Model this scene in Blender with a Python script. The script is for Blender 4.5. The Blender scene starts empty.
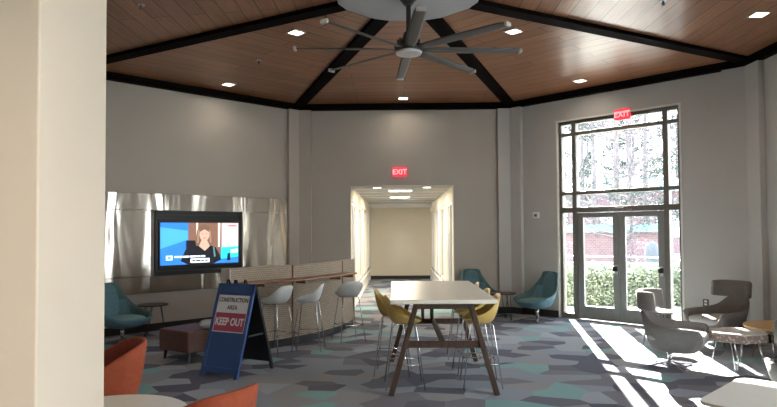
import bpy, bmesh, math, random
from mathutils import Vector, Matrix
random.seed(7)
COL = bpy.context.scene.collection
PI = math.pi
R2 = math.sqrt(.5)
S = 4.52; HS = S/2; AP = S*(.5+R2)          # octagon side, half side, apothem
CY = -AP                                     # octagon centre is (0, CY)
HT = 4.295                                   # underside of the dark crown

# ------------------------------------------------------------------ materials
def nt(name):
    m = bpy.data.materials.new(name); m.use_nodes = True
    n = m.node_tree; return m, n, n.nodes['Principled BSDF']
def mat(name, col, rough=.6, metal=0., var=.05, scale=9., bump=0., bscale=120., spec=.5, stretch=None, coat=0.):
    m, n, b = nt(name)
    tc = n.nodes.new('ShaderNodeTexCoord'); mp = n.nodes.new('ShaderNodeMapping')
    n.links.new(tc.outputs['Object'], mp.inputs['Vector'])
    if stretch: mp.inputs['Scale'].default_value = stretch
    no = n.nodes.new('ShaderNodeTexNoise'); no.inputs['Scale'].default_value = scale; no.inputs['Detail'].default_value = 4
    n.links.new(mp.outputs[0], no.inputs['Vector'])
    cr = n.nodes.new('ShaderNodeValToRGB')
    cr.color_ramp.elements[0].position = .3; cr.color_ramp.elements[1].position = .7
    cr.color_ramp.elements[0].color = [max(0, c*(1-var)) for c in col]+[1]
    cr.color_ramp.elements[1].color = [min(1, c*(1+var)) for c in col]+[1]
    n.links.new(no.outputs['Fac'], cr.inputs['Fac']); n.links.new(cr.outputs['Color'], b.inputs['Base Color'])
    b.inputs['Roughness'].default_value = rough; b.inputs['Metallic'].default_value = metal
    b.inputs['Specular IOR Level'].default_value = spec; b.inputs['Coat Weight'].default_value = coat
    if bump:
        n2 = n.nodes.new('ShaderNodeTexNoise'); n2.inputs['Scale'].default_value = bscale
        n.links.new(mp.outputs[0], n2.inputs['Vector'])
        bp = n.nodes.new('ShaderNodeBump'); bp.inputs['Strength'].default_value = bump; bp.inputs['Distance'].default_value = .01
        n.links.new(n2.outputs['Fac'], bp.inputs['Height']); n.links.new(bp.outputs[0], b.inputs['Normal'])
    return m
def emit(name, col, st):
    m, n, b = nt(name)
    b.inputs['Base Color'].default_value = (*[min(1, c) for c in col], 1)
    b.inputs['Emission Color'].default_value = (*col, 1); b.inputs['Emission Strength'].default_value = st
    b.inputs['Roughness'].default_value = .4
    return m
def glass_mat(name, tint=(.97, .99, .98)):
    m = bpy.data.materials.new(name); m.use_nodes = True; n = m.node_tree; n.nodes.clear()
    o = n.nodes.new('ShaderNodeOutputMaterial'); mx = n.nodes.new('ShaderNodeMixShader')
    t = n.nodes.new('ShaderNodeBsdfTransparent'); t.inputs[0].default_value = (*tint, 1)
    g = n.nodes.new('ShaderNodeBsdfGlossy'); g.inputs['Roughness'].default_value = .02
    f = n.nodes.new('ShaderNodeFresnel'); f.inputs[0].default_value = 1.35
    n.links.new(f.outputs[0], mx.inputs[0]); n.links.new(t.outputs[0], mx.inputs[1]); n.links.new(g.outputs[0], mx.inputs[2])
    n.links.new(mx.outputs[0], o.inputs[0]); return m

M = {}
M['paint'] = mat('warm_grey_wall_paint', (.44, .405, .36), .85, var=.02, scale=2, bump=.05)
M['paint_cool'] = mat('pale_grey_wall_paint', (.49, .475, .455), .85, var=.02, scale=2, bump=.05)
M['paint_cream'] = mat('cream_wall_paint', (.74, .65, .54), .85, var=.02, scale=2, bump=.05)
M['corr_paint'] = mat('corridor_wall_paint', (.68, .62, .50), .85, var=.02, scale=2)
M['white_trim'] = mat('white_gloss_trim', (.74, .72, .68), .5, var=.02)
M['base'] = mat('dark_baseboard', (.016, .013, .012), .55)
M['crown'] = mat('dark_stained_beam', (.005, .0035, .003), .8, var=.2, spec=.05)
M['hub'] = mat('pale_plaster', (.40, .40, .41), .9, var=.02)
M['hood_gap'] = mat('black_void', (.01, .01, .01), .8)
M['frame'] = mat('bronze_aluminium', (.17, .16, .135), .5, .15, var=.05)
M['door_metal'] = mat('grey_aluminium', (.24, .24, .23), .5, .15, var=.05)
M['chrome'] = mat('polished_chrome', (.72, .72, .72), .15, 1., var=.01)
M['steel_dark'] = mat('dark_steel', (.05, .05, .052), .4, .7)
M['fan'] = mat('fan_grey_metal', (.10, .095, .09), .55, .25, var=.04)
M['fan_dark'] = mat('fan_dark_metal', (.05, .048, .045), .5, .5)
M['black'] = mat('black_plastic', (.012, .012, .013), .4)
M['glass'] = glass_mat('clear_glass')
M['tinted_glass'] = glass_mat('tinted_corridor_glass', (.45, .45, .44))
M['white_shell'] = mat('white_polypropylene', (.68, .69, .68), .4, var=.02)
M['yellow_shell'] = mat('mustard_polypropylene', (.60, .41, .12), .4, var=.06)
M['teal_in'] = mat('teal_upholstery', (.068, .135, .138), .85, var=.15, scale=30, bump=.3, bscale=400)
M['teal_out'] = mat('blue_teal_upholstery', (.10, .205, .25), .8, var=.12, scale=30, bump=.3, bscale=400)
M['teal_seat'] = mat('light_teal_upholstery', (.15, .27, .27), .85, var=.12, scale=30, bump=.3, bscale=400)
M['grey_shell'] = mat('taupe_grey_upholstery', (.17, .155, .15), .85, var=.08, scale=30, bump=.3, bscale=400)
M['grey_in'] = mat('mid_grey_upholstery', (.20, .185, .18), .85, var=.08, scale=30, bump=.3, bscale=400)
M['grey_seat'] = mat('pale_grey_cushion', (.36, .35, .34), .85, var=.06, scale=30, bump=.3, bscale=400)
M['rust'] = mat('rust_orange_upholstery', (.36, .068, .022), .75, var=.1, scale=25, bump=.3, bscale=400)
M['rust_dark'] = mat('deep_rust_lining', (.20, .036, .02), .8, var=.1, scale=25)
M['brown_leather'] = mat('brown_leather', (.11, .045, .032), .55, var=.12, scale=12, bump=.2)
M['walnut'] = mat('dark_walnut', (.062, .032, .02), .5, var=.3, scale=6, stretch=(6, 6, .8))
M['table_white'] = mat('cream_laminate', (.82, .78, .68), .35, var=.01)
M['table_grey'] = mat('pale_stone_laminate', (.62, .57, .50), .4, var=.03, scale=30)
M['oak'] = mat('honey_oak', (.50, .31, .12), .45, var=.15, scale=5, stretch=(1, 9, 1))
M['ledge_wood'] = mat('reddish_wood_ledge', (.24, .12, .06), .5, var=.2, scale=5, stretch=(2, 9, 2))
M['sign_blue'] = mat('blue_sign_plastic', (.018, .065, .22), .5, var=.05)
M['sign_side'] = mat('black_sign_plastic', (.010, .011, .014), .6)
M['sign_white'] = mat('white_sign_sheet', (.72, .73, .78), .6, var=.01)
M['sign_red'] = mat('red_sign_sheet', (.42, .055, .10), .6, var=.02)
M['sign_ink'] = mat('black_ink', (.02, .02, .03), .6)
M['exit_box'] = emit('exit_sign_red', (.8, .03, .05), .25)
M['exit_txt'] = emit('exit_sign_letters', (1., .30, .33), .35)
M['lamp'] = emit('lamp_lens', (1., .90, .74), 2.2)
M['tube'] = emit('troffer_lens', (1., .93, .80), 1.3)
M['cushion'] = mat('pale_cushion_fabric', (.42, .43, .45), .8, var=.05)
M['ceil_white'] = mat('white_ceiling_tile', (.38, .365, .34), .9, var=.03)
M['patio'] = mat('concrete_paving', (.42, .40, .37), .9, var=.1, scale=2)
M['bark'] = mat('grey_bark', (.11, .095, .10), .9, var=.3, scale=8)
M['needles'] = mat('pine_needles', (.035, .048, .035), .9, var=.4, scale=2)
M['twigs'] = mat('bare_twigs', (.09, .07, .08), .9, var=.3, scale=2)
M['hedge'] = mat('hedge_leaves', (.19, .215, .14), .8, var=.5, scale=6)
M['brick_far'] = None
M['cyan_roof'] = mat('pale_cyan_metal_roof', (.16, .36, .38), .6, var=.05)
M['rail'] = mat('pale_metal_rail', (.5, .5, .5), .5, .5)
M['green_gray'] = mat('dark_grey_enamel', (.06, .07, .085), .6)
M['pink_bush'] = mat('winter_shrub_twigs', (.15, .10, .105), .9, var=.3, scale=4)

def brick_mat():
    m, n, b = nt('far_brickwork')
    tc = n.nodes.new('ShaderNodeTexCoord'); br = n.nodes.new('ShaderNodeTexBrick')
    n.links.new(tc.outputs['Object'], br.inputs['Vector'])
    mp = n.nodes.new('ShaderNodeMapping'); mp.inputs['Rotation'].default_value = (PI/2, 0, 0)
    n.links.new(tc.outputs['Object'], mp.inputs['Vector']); n.links.new(mp.outputs[0], br.inputs['Vector'])
    br.inputs['Scale'].default_value = 3.2
    br.inputs['Color1'].default_value = (.15, .09, .095, 1); br.inputs['Color2'].default_value = (.19, .115, .12, 1)
    br.inputs['Mortar'].default_value = (.22, .19, .19, 1)
    n.links.new(br.outputs['Color'], b.inputs['Base Color']); b.inputs['Roughness'].default_value = .9
    return m
M['brick_far'] = brick_mat()

def carpet():
    m, n, b = nt('faceted_carpet')
    tc = n.nodes.new('ShaderNodeTexCoord'); mp = n.nodes.new('ShaderNodeMapping')
    mp.inputs['Scale'].default_value = (1.25, 1.5, 1); mp.inputs['Rotation'].default_value = (0, 0, .5)
    n.links.new(tc.outputs['Object'], mp.inputs['Vector'])
    v = n.nodes.new('ShaderNodeTexVoronoi'); v.inputs['Scale'].default_value = 2.15; v.voronoi_dimensions = '2D'
    n.links.new(mp.outputs[0], v.inputs['Vector'])
    sx = n.nodes.new('ShaderNodeSeparateColor'); n.links.new(v.outputs['Color'], sx.inputs[0])
    cr = n.nodes.new('ShaderNodeValToRGB'); r = cr.color_ramp; r.interpolation = 'CONSTANT'
    cols = [(.295, .33, .385), (.12, .125, .165), (.325, .32, .325), (.25, .42, .425), (.165, .165, .20), (.37, .405, .455), (.225, .22, .25)]
    pos = [0, .2, .38, .52, .63, .76, .88]
    r.elements[0].position = 0; r.elements[0].color = (*cols[0], 1)
    r.elements[1].position = pos[1]; r.elements[1].color = (*cols[1], 1)
    for p, c in zip(pos[2:], cols[2:]):
        e = r.elements.new(p); e.color = (*c, 1)
    n.links.new(sx.outputs[0], cr.inputs[0])
    no = n.nodes.new('ShaderNodeTexNoise'); no.inputs['Scale'].default_value = 260
    n.links.new(tc.outputs['Object'], no.inputs['Vector'])
    mx = n.nodes.new('ShaderNodeMix'); mx.data_type = 'RGBA'; mx.blend_type = 'MULTIPLY'; mx.inputs[0].default_value = .35
    n.links.new(cr.outputs[0], mx.inputs[6]); n.links.new(no.outputs['Color'], mx.inputs[7])
    n.links.new(mx.outputs[2], b.inputs['Base Color'])
    b.inputs['Roughness'].default_value = .92; b.inputs['Specular IOR Level'].default_value = .2
    bp = n.nodes.new('ShaderNodeBump'); bp.inputs['Strength'].default_value = .25; bp.inputs['Distance'].default_value = .004
    n.links.new(no.outputs['Fac'], bp.inputs['Height']); n.links.new(bp.outputs[0], b.inputs['Normal'])
    return m
M['carpet'] = carpet()

def planks():
    m, n, b = nt('cedar_plank_ceiling')
    uv = n.nodes.new('ShaderNodeUVMap'); uv.uv_map = 'UVMap'
    br = n.nodes.new('ShaderNodeTexBrick'); n.links.new(uv.outputs[0], br.inputs['Vector'])
    br.inputs['Scale'].default_value = 1; br.inputs['Brick Width'].default_value = 2.6; br.inputs['Row Height'].default_value = .235
    br.inputs['Mortar Size'].default_value = .008; br.inputs['Mortar Smooth'].default_value = .2; br.offset = .37
    br.inputs['Color1'].default_value = (.245, .107, .052, 1); br.inputs['Color2'].default_value = (.335, .155, .08, 1)
    br.inputs['Mortar'].default_value = (.05, .025, .015, 1)
    mp = n.nodes.new('ShaderNodeMapping'); mp.inputs['Scale'].default_value = (.7, 16, 1)
    n.links.new(uv.outputs[0], mp.inputs['Vector'])
    no = n.nodes.new('ShaderNodeTexNoise'); no.inputs['Scale'].default_value = 2.2; no.inputs['Detail'].default_value = 6
    n.links.new(mp.outputs[0], no.inputs['Vector'])
    cr = n.nodes.new('ShaderNodeValToRGB'); cr.color_ramp.elements[0].color = (.62, .60, .58, 1); cr.color_ramp.elements[1].color = (1.15, 1.12, 1.1, 1)
    cr.color_ramp.elements[0].position = .3; cr.color_ramp.elements[1].position = .7
    n.links.new(no.outputs['Fac'], cr.inputs[0])
    mx = n.nodes.new('ShaderNodeMix'); mx.data_type = 'RGBA'; mx.blend_type = 'MULTIPLY'; mx.inputs[0].default_value = 1
    n.links.new(br.outputs['Color'], mx.inputs[6]); n.links.new(cr.outputs[0], mx.inputs[7])
    n.links.new(mx.outputs[2], b.inputs['Base Color']); b.inputs['Roughness'].default_value = .30
    return m
M['planks'] = planks()

def weave():
    m, n, b = nt('woven_check_upholstery')
    tc = n.nodes.new('ShaderNodeTexCoord'); mp = n.nodes.new('ShaderNodeMapping')
    n.links.new(tc.outputs['UV'], mp.inputs['Vector'])
    br = n.nodes.new('ShaderNodeTexBrick'); n.links.new(mp.outputs[0], br.inputs['Vector'])
    br.inputs['Scale'].default_value = 1; br.inputs['Brick Width'].default_value = .05; br.inputs['Row Height'].default_value = .03
    br.inputs['Mortar Size'].default_value = .006
    br.inputs['Color1'].default_value = (.46, .375, .28, 1); br.inputs['Color2'].default_value = (.37, .30, .225, 1)
    br.inputs['Mortar'].default_value = (.25, .20, .155, 1)
    n.links.new(br.outputs['Color'], b.inputs['Base Color']); b.inputs['Roughness'].default_value = .9
    return m
M['weave'] = weave()

def steel():
    m, n, b = nt('brushed_steel_cladding')
    tc = n.nodes.new('ShaderNodeTexCoord')
    mp = n.nodes.new('ShaderNodeMapping'); mp.inputs['Scale'].default_value = (1.5, 1, .35)
    n.links.new(tc.outputs['Object'], mp.inputs['Vector'])
    w = n.nodes.new('ShaderNodeTexNoise'); w.inputs['Scale'].default_value = 1.5; w.inputs['Detail'].default_value = 1.5; w.inputs['Distortion'].default_value = .4
    n.links.new(mp.outputs[0], w.inputs['Vector'])
    bp = n.nodes.new('ShaderNodeBump'); bp.inputs['Strength'].default_value = 1; bp.inputs['Distance'].default_value = .085
    n.links.new(w.outputs['Fac'], bp.inputs['Height']); n.links.new(bp.outputs[0], b.inputs['Normal'])
    mp2 = n.nodes.new('ShaderNodeMapping'); mp2.inputs['Scale'].default_value = (4, 4, .5)
    n.links.new(tc.outputs['Object'], mp2.inputs['Vector'])
    s = n.nodes.new('ShaderNodeTexNoise'); s.inputs['Scale'].default_value = 3
    n.links.new(mp2.outputs[0], s.inputs['Vector'])
    mr = n.nodes.new('ShaderNodeMapRange'); mr.inputs[3].default_value = .17; mr.inputs[4].default_value = .25
    n.links.new(s.outputs['Fac'], mr.inputs[0]); n.links.new(mr.outputs[0], b.inputs['Roughness'])
    b.inputs['Base Color'].default_value = (.60, .55, .49, 1); b.inputs['Metallic'].default_value = 1
    return m
M['steel'] = steel()

def dots():
    m, n, b = nt('patterned_ottoman_side')
    tc = n.nodes.new('ShaderNodeTexCoord')
    v = n.nodes.new('ShaderNodeTexVoronoi'); v.inputs['Scale'].default_value = 28
    n.links.new(tc.outputs['Object'], v.inputs['Vector'])
    cr = n.nodes.new('ShaderNodeValToRGB'); cr.color_ramp.interpolation = 'CONSTANT'
    cr.color_ramp.elements[0].color = (.50, .42, .36, 1); cr.color_ramp.elements[1].color = (.25, .19, .165, 1); cr.color_ramp.elements[1].position = .38
    n.links.new(v.outputs['Distance'], cr.inputs[0]); n.links.new(cr.outputs[0], b.inputs['Base Color']); b.inputs['Roughness'].default_value = .9
    return m
M['dots'] = dots()
M['pad'] = mat('pale_woven_pad', (.52, .48, .45), .9, var=.08, scale=40)

# ------------------------------------------------------------------ mesh helpers
class MB:
    def __init__(s): s.v = []; s.f = []; s.m = []; s.uv = {}
    def face(s, idx, mi=0): s.f.append(tuple(idx)); s.m.append(mi)
    def box(s, a, b, mi=0):
        x0, y0, z0 = [min(p, q) for p, q in zip(a, b)]; x1, y1, z1 = [max(p, q) for p, q in zip(a, b)]
        k = len(s.v)
        s.v += [(x0,y0,z0),(x1,y0,z0),(x1,y1,z0),(x0,y1,z0),(x0,y0,z1),(x1,y0,z1),(x1,y1,z1),(x0,y1,z1)]
        for q in [(0,3,2,1),(4,5,6,7),(0,1,5,4),(1,2,6,5),(2,3,7,6),(3,0,4,7)]: s.face([k+i for i in q], mi)
        return s
    def obox(s, p, q, w, t, mi=0, up=(0,0,1)):
        """bar from p to q, width w across, thickness t along the third axis"""
        p, q = Vector(p), Vector(q); d = (q-p).normalized(); u = Vector(up)
        if abs(d.dot(u)) > .98: u = Vector((0,1,0))
        a = d.cross(u).normalized(); c = a.cross(d).normalized(); k = len(s.v)
        for e in (p, q):
            for sa, sc in ((-1,-1),(1,-1),(1,1),(-1,1)): s.v.append(tuple(e+a*sa*w/2+c*sc*t/2))
        for f in [(3,2,1,0),(4,5,6,7),(0,1,5,4),(1,2,6,5),(2,3,7,6),(3,0,4,7)]: s.face([k+i for i in f], mi)
        return s
    def tube(s, pts, r, n=8, mi=0, closed=False):
        pts = [Vector(p) for p in pts]; N = len(pts); k0 = len(s.v)
        rr = r if isinstance(r, (list, tuple)) else [r]*N
        prev = None
        for i, p in enumerate(pts):
            if closed: d = pts[(i+1) % N]-pts[i-1]
            else: d = pts[min(i+1, N-1)]-pts[max(i-1, 0)]
            d.normalize()
            if prev is None:
                u = Vector((0,0,1)) if abs(d.z) < .9 else Vector((1,0,0))
                a = d.cross(u).normalized()
            else: a = (prev-d*prev.dot(d)).normalized()
            prev = a; c = d.cross(a)
            for j in range(n):
                t = 2*PI*j/n; s.v.append(tuple(p+(a*math.cos(t)+c*math.sin(t))*rr[i]))
        segs = N if closed else N-1
        for i in range(segs):
            for j in range(n):
                A = k0+i*n+j; B = k0+i*n+(j+1) % n; C = k0+((i+1) % N)*n+(j+1) % n; D = k0+((i+1) % N)*n+j
                s.face((A, B, C, D), mi)
        if not closed:
            s.face([k0+j for j in range(n)][::-1], mi); s.face([k0+(N-1)*n+j for j in range(n)], mi)
        return s
    def lathe(s, prof, n=24, c=(0,0,0), mi=0):
        k = len(s.v); P = len(prof)
        for r, z in prof:
            for j in range(n):
                t = 2*PI*j/n; s.v.append((c[0]+r*math.cos(t), c[1]+r*math.sin(t), c[2]+z))
        for i in range(P-1):
            for j in range(n):
                s.face((k+i*n+j, k+i*n+(j+1) % n, k+(i+1)*n+(j+1) % n, k+(i+1)*n+j), mi)
        s.face([k+j for j in range(n)][::-1], mi); s.face([k+(P-1)*n+j for j in range(n)], mi)
        return s
    def prism(s, poly, z0, z1, mi=0, mtop=None):
        n = len(poly); k = len(s.v)
        for z in (z0, z1):
            for x, y in poly: s.v.append((x, y, z))
        s.face([k+i for i in range(n)][::-1], mi); s.face([k+n+i for i in range(n)], mi if mtop is None else mtop)
        for i in range(n):
            j = (i+1) % n; s.face((k+i, k+j, k+n+j, k+n+i), mi)
        return s
    def build(s, name, mats, parent=None, smooth=False, bevel=0, sub=0, solid=0, soff=0):
        me = bpy.data.meshes.new(name); me.from_pydata(s.v, [], s.f)
        if not isinstance(mats, (list, tuple)): mats = [mats]
        for m in mats: me.materials.append(m)
        me.polygons.foreach_set('material_index', s.m)
        if smooth: me.polygons.foreach_set('use_smooth', [True]*len(s.f))
        me.update()
        bm = bmesh.new(); bm.from_mesh(me); bmesh.ops.recalc_face_normals(bm, faces=bm.faces) if not solid else None; bm.to_mesh(me); bm.free()
        o = bpy.data.objects.new(name, me); COL.objects.link(o)
        if parent: o.parent = parent
        if solid:
            md = o.modifiers.new('thickness', 'SOLIDIFY'); md.thickness = solid; md.offset = soff
        if bevel:
            md = o.modifiers.new('bevel', 'BEVEL'); md.width = bevel; md.segments = 2; md.limit_method = 'ANGLE'
        if sub:
            md = o.modifiers.new('smooth', 'SUBSURF'); md.levels = sub; md.render_levels = sub
        return o

def empty(name, loc=(0,0,0), rz=0, label=None, cat=None, group=None, kind=None):
    o = bpy.data.objects.new(name, None); COL.objects.link(o)
    o.empty_display_size = .1; o.location = loc; o.rotation_euler = (0, 0, rz)
    return tag(o, label, cat, group, kind)
def tag(o, label=None, cat=None, group=None, kind=None):
    if label: o['label'] = label
    if cat: o['category'] = cat
    if group: o['group'] = group
    if kind: o['kind'] = kind
    return o
def struct(o): o['kind'] = 'structure'; return o
def place(o, loc=(0,0,0), rz=0): o.location = loc; o.rotation_euler = (0, 0, rz); return o
def dup(root, loc, rz, label):
    r = root.copy(); COL.objects.link(r); r.location = loc; r.rotation_euler = (0, 0, rz); r['label'] = label
    for ch in list(root.children):
        c = ch.copy(); COL.objects.link(c); c.parent = r
        for g in list(ch.children):
            d = g.copy(); COL.objects.link(d); d.parent = c
    return r
def text(name, body, size, m, parent, loc, rot=(PI/2,0,0), sx=1., depth=.001, bold=0.):
    cu = bpy.data.curves.new(name, 'FONT'); cu.body = body; cu.size = size; cu.extrude = depth; cu.align_x = 'CENTER'; cu.align_y = 'CENTER'
    cu.offset = bold; cu.resolution_u = 3
    t = bpy.data.objects.new(name, cu); COL.objects.link(t)
    me = bpy.data.meshes.new_from_object(t.evaluated_get(bpy.context.evaluated_depsgraph_get()))
    bpy.data.objects.remove(t); me.materials.clear(); me.materials.append(m)
    o = bpy.data.objects.new(name, me); COL.objects.link(o); o.parent = parent
    o.location = loc; o.rotation_euler = rot; o.scale = (sx, 1, 1)
    return o

# ------------------------------------------------------------------ room shell
# every wall frame: origin at its left end as seen from inside, +x to the right, -y into the room
OV = []                                      # octagon vertices seen from inside, clockwise from north-west corner
for k in range(8):
    a = math.radians(112.5-45*k); r = HS/math.sin(PI/8)
    OV.append((r*math.cos(a), CY+r*math.sin(a)))
SIDES = ['north', 'northeast', 'east', 'southeast', 'south', 'southwest', 'west', 'northwest']
def wall_frame(k): return (OV[k][0], OV[k][1], 0), -PI/4*k
def wall(name, k, holes, m, z1=4.8, t=.22, x0=0, x1=S):
    mb = MB(); xs = sorted({x0, x1}|{h for H in holes for h in H[:2]})
    for a, b in zip(xs, xs[1:]):
        H = [h for h in holes if h[0] <= a+1e-6 and h[1] >= b-1e-6]
        if not H: mb.box((a, 0, 0), (b, t, z1))
        else:
            h = H[0]
            if h[2] > 0: mb.box((a, 0, 0), (b, t, h[2]))
            if h[3] < z1: mb.box((a, 0, h[3]), (b, t, z1))
    o = mb.build(name, m); loc, rz = wall_frame(k); place(o, loc, rz); return struct(o)
U1, U2, HC, LC = -1.145, 1.034, 2.694, 9.283
WL, WR, WTOP = 1.10, 3.43, 3.86
wall('wall_north', 0, [(U1+HS, U2+HS, 0, HC)], M['paint'])
wall('wall_northeast', 1, [(WL, WR, 0, WTOP)], M['paint_cool'])
wall('wall_east', 2, [], M['paint_cool'])
wall('wall_southeast', 3, [(.8, 3.72, .1, 3.8)], M['paint_cool'])
wall('wall_southwest', 5, [], M['paint'])
wall('wall_west', 6, [], M['paint'])
wall('wall_northwest', 7, [], M['paint'])
# south wall: thick piers beside the wide opening the photo looks through
mb = MB(); mb.box((-2.6, -10.906, 0), (-1.342, -10.437, 4.8)); mb.box((2.0, -10.906, 0), (2.6, -10.437, 4.8)); mb.box((-1.342, -10.906, 3.15), (2.0, -10.437, 4.8))
struct(mb.build('wall_south', M['paint_cream'], bevel=.006))
# floor
struct(MB().prism([(-8,-17),(8,-17),(8,-6),(5.6,-3.1),(2.35,.1),(1.3,.2),(1.3,9.6),(-1.4,9.6),(-1.4,.2),(-2.35,.1),(-8,-6)], -.12, 0).build('floor', M['carpet']))
# baseboards
for k in (0, 1, 2, 3, 5, 6, 7):
    segs = [(0, S)]
    if k == 0: segs = [(0, U1+HS), (U2+HS, S)]
    if k == 1: segs = [(0, WL-.02), (WR+.02, S)]
    mb = MB()
    for a, b in segs: mb.box((a, -.018, 0), (b, 0, .13))
    o = mb.build('baseboard_'+SIDES[k], M['base']); loc, rz = wall_frame(k); place(o, loc, rz); struct(o)
# crown (dark band where walls meet the ceiling)
n_trim = 0
def trim(o):
    global n_trim
    n_trim += 1; o.name = 'trim_%d' % n_trim; return struct(o)
for k in range(8):
    if k == 4: continue
    loc, rz = wall_frame(k)
    o = MB().box((-.0, -.12, HT), (S, .0, HT+.125)).build('trim', M['crown']); place(o, loc, rz); trim(o)
# ceiling: eight sloping sectors of planks laid parallel to their walls
HUB = .738; HUBZ = 4.652; EZ = HT+.118; CZ = 4.672
me = bpy.data.meshes.new('ceiling'); bm = bmesh.new(); uvl = bm.loops.layers.uv.new('UVMap')
hr = (HUB*.5+.0)/math.sin(PI/8)
for k in range(8):
    a0, a1 = math.radians(112.5-45*k), math.radians(112.5-45*(k+1)); r = HS/math.sin(PI/8)
    P = [(r*math.cos(a0), CY+r*math.sin(a0), EZ), (r*math.cos(a1), CY+r*math.sin(a1), EZ),
         (hr*math.cos(a1), CY+hr*math.sin(a1), CZ), (hr*math.cos(a0), CY+hr*math.sin(a0), CZ)]
    UV = [(-HS, 0), (HS, 0), (HUB/2, AP*(1-HUB/S)), (-HUB/2, AP*(1-HUB/S))]
    f = bm.faces.new([bm.verts.new(p) for p in P])
    for l, uvc in zip(f.loops, UV): l[uvl].uv = (uvc[0]+k*7.3, uvc[1])
    f2 = bm.faces.new([bm.verts.new((p[0], p[1], p[2]+.15)) for p in reversed(P)])
    for l in f2.loops: l[uvl].uv = (0, 0)
bm.to_mesh(me); bm.free(); me.materials.append(M['planks'])
o = bpy.data.objects.new('ceiling', me); COL.objects.link(o); struct(o)
def ceil_z(x, y):
    d = max((x)*math.cos(math.radians(90-45*k))+(y-CY)*math.sin(math.radians(90-45*k)) for k in range(8))
    t = (AP-d)/(AP-AP*HUB/S); return EZ+(CZ-EZ)*min(1, max(0, t))
# beams along the eight hips
for k in range(8):
    a = math.radians(112.5-45*k); r = HS/math.sin(PI/8); r0 = hr-.05
    p = (r0*math.cos(a), CY+r0*math.sin(a), CZ-.01); q = ((r-.05)*math.cos(a), CY+(r-.05)*math.sin(a), EZ-.0)
    trim(MB().obox(p, q, .21, .10).build('trim', M['crown']))
# pale hub soffit
poly = [(hr*math.cos(math.radians(112.5-45*k)), CY+hr*math.sin(math.radians(112.5-45*k))) for k in range(8)]
trim(MB().prism(poly[::-1], HUBZ-.03, 4.8).build('trim', M['hub'], bevel=.004))
# bent pilasters in the corners
def pilaster(k, w=.27, p=.095):
    x, y = OV[k]; a = math.atan2(CY-y, -x)
    o = empty('tmp')
    bpy.data.objects.remove(o)
    c, s_ = math.cos, math.sin
    d0 = -PI/4*(k-1)          # wall on the left of the corner: direction of its +x
    d1 = -PI/4*k
    L = Vector((-c(d0), -s_(d0))); Rr = Vector((c(d1), s_(d1)))
    nL = Vector((s_(d0), -c(d0))); nR = Vector((s_(d1), -c(d1)))   # into the room
    V = Vector((x, y)); ridge = V+(nL+nR).normalized()*(p/math.cos(PI/8))
    q = [V-(nL+nR)*.02, V+L*(w+.04)-nL*.02, ridge+L*w, ridge, ridge+Rr*w, V+Rr*(w+.04)-nR*.02]
    trim(MB().prism([tuple(v) for v in q], 0, HT+.02).build('trim', M['paint_cool'] if k in (1, 2, 3) else M['paint']))
    trim(MB().prism([tuple(v) for v in [V, V+L*(w+.05), ridge+L*(w+.0)+nL*.014, ridge+(nL+nR).normalized()*.016, ridge+Rr*w+nR*.014, V+Rr*(w+.05)]], 0, .128).build('trim', M['base']))
for k in (0, 1, 2, 3, 6, 7): pilaster(k, .34 if k == 2 else .25)

# corridor -------------------------------------------------------
def corridor_wall(name, x, sgn, m, bays):
    mb = MB(); t = .16; xa, xb = (x, x+sgn*t); Y0 = .219
    z0, z1 = .42, 2.38
    mb.box((xa, Y0, 0), (xb, LC, z0)); mb.box((xa, Y0, z1), (xb, LC, 2.9))
    ys = [Y0]+[v for b in bays for v in b]+[LC]
    for a, b in zip(ys[::2], ys[1::2]): mb.box((xa, a, z0), (xb, b, z1))
    return struct(mb.build(name, m))
BL = [(.45, 2.25), (2.6, 4.4), (4.75, 6.55), (6.9, 8.7)]
corridor_wall('wall_corridor_west', U1, -1, M['corr_paint'], BL)
corridor_wall('wall_corridor_east', U2, 1, M['corr_paint'], BL)
struct(MB().box((U1-.2, LC, 0), (U2+.2, LC+.15, 2.9)).build('wall_corridor_end', M['corr_paint']))
struct(MB().box((U1, LC-.02, 0), (U2, LC, .12)).build('baseboard_corridor_end', M['base']))
struct(MB().box((U1, 0, 0), (U1+.012, LC-.03, .10)).build('baseboard_corridor_west', M['white_trim']))
struct(MB().box((U2-.012, 0, 0), (U2, LC-.03, .10)).build('baseboard_corridor_east', M['white_trim']))
mb = MB(); mb.box((U1-.2, .22, HC), (U2+.2, LC+.15, HC+.1))
struct(mb.build('ceiling_corridor', M['ceil_white']))
mb = MB()
for y in (1.0, 2.2, 3.4, 4.6, 5.8, 7.0): mb.box((U1, y-.012, HC-.006), (U2, y+.012, HC))
trim(mb.build('trim', M['white_trim']))
trim(MB().box((U1, 8.35, HC-.11), (U2, LC, HC)).build('trim', M['white_trim']))
nwin = 1
for x, sg in ((U1, -1), (U2, 1)):
    for a, b in BL:
        nwin += 1
        w = empty('window_%d' % nwin, (x, a, 0)); w['kind'] = 'structure'
        L = b-a; mb = MB()
        for y in (0, L/2-.03, L-.06): mb.box((sg*.03, y, .42), (sg*.10, y+.06, 2.38))
        for z in (.42, 2.32): mb.box((sg*.03, 0, z), (sg*.10, L, z+.06))
        mb.build('window_frame', M['white_trim'], w)
        MB().box((sg*.06, .03, .45), (sg*.068, L-.03, 2.35)).build('pane', M['tinted_glass'], w)
        MB().box((-sg*.05, -.04, .39), (sg*.03, L+.04, .42)).build('window_sill', M['white_trim'], w)

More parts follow.
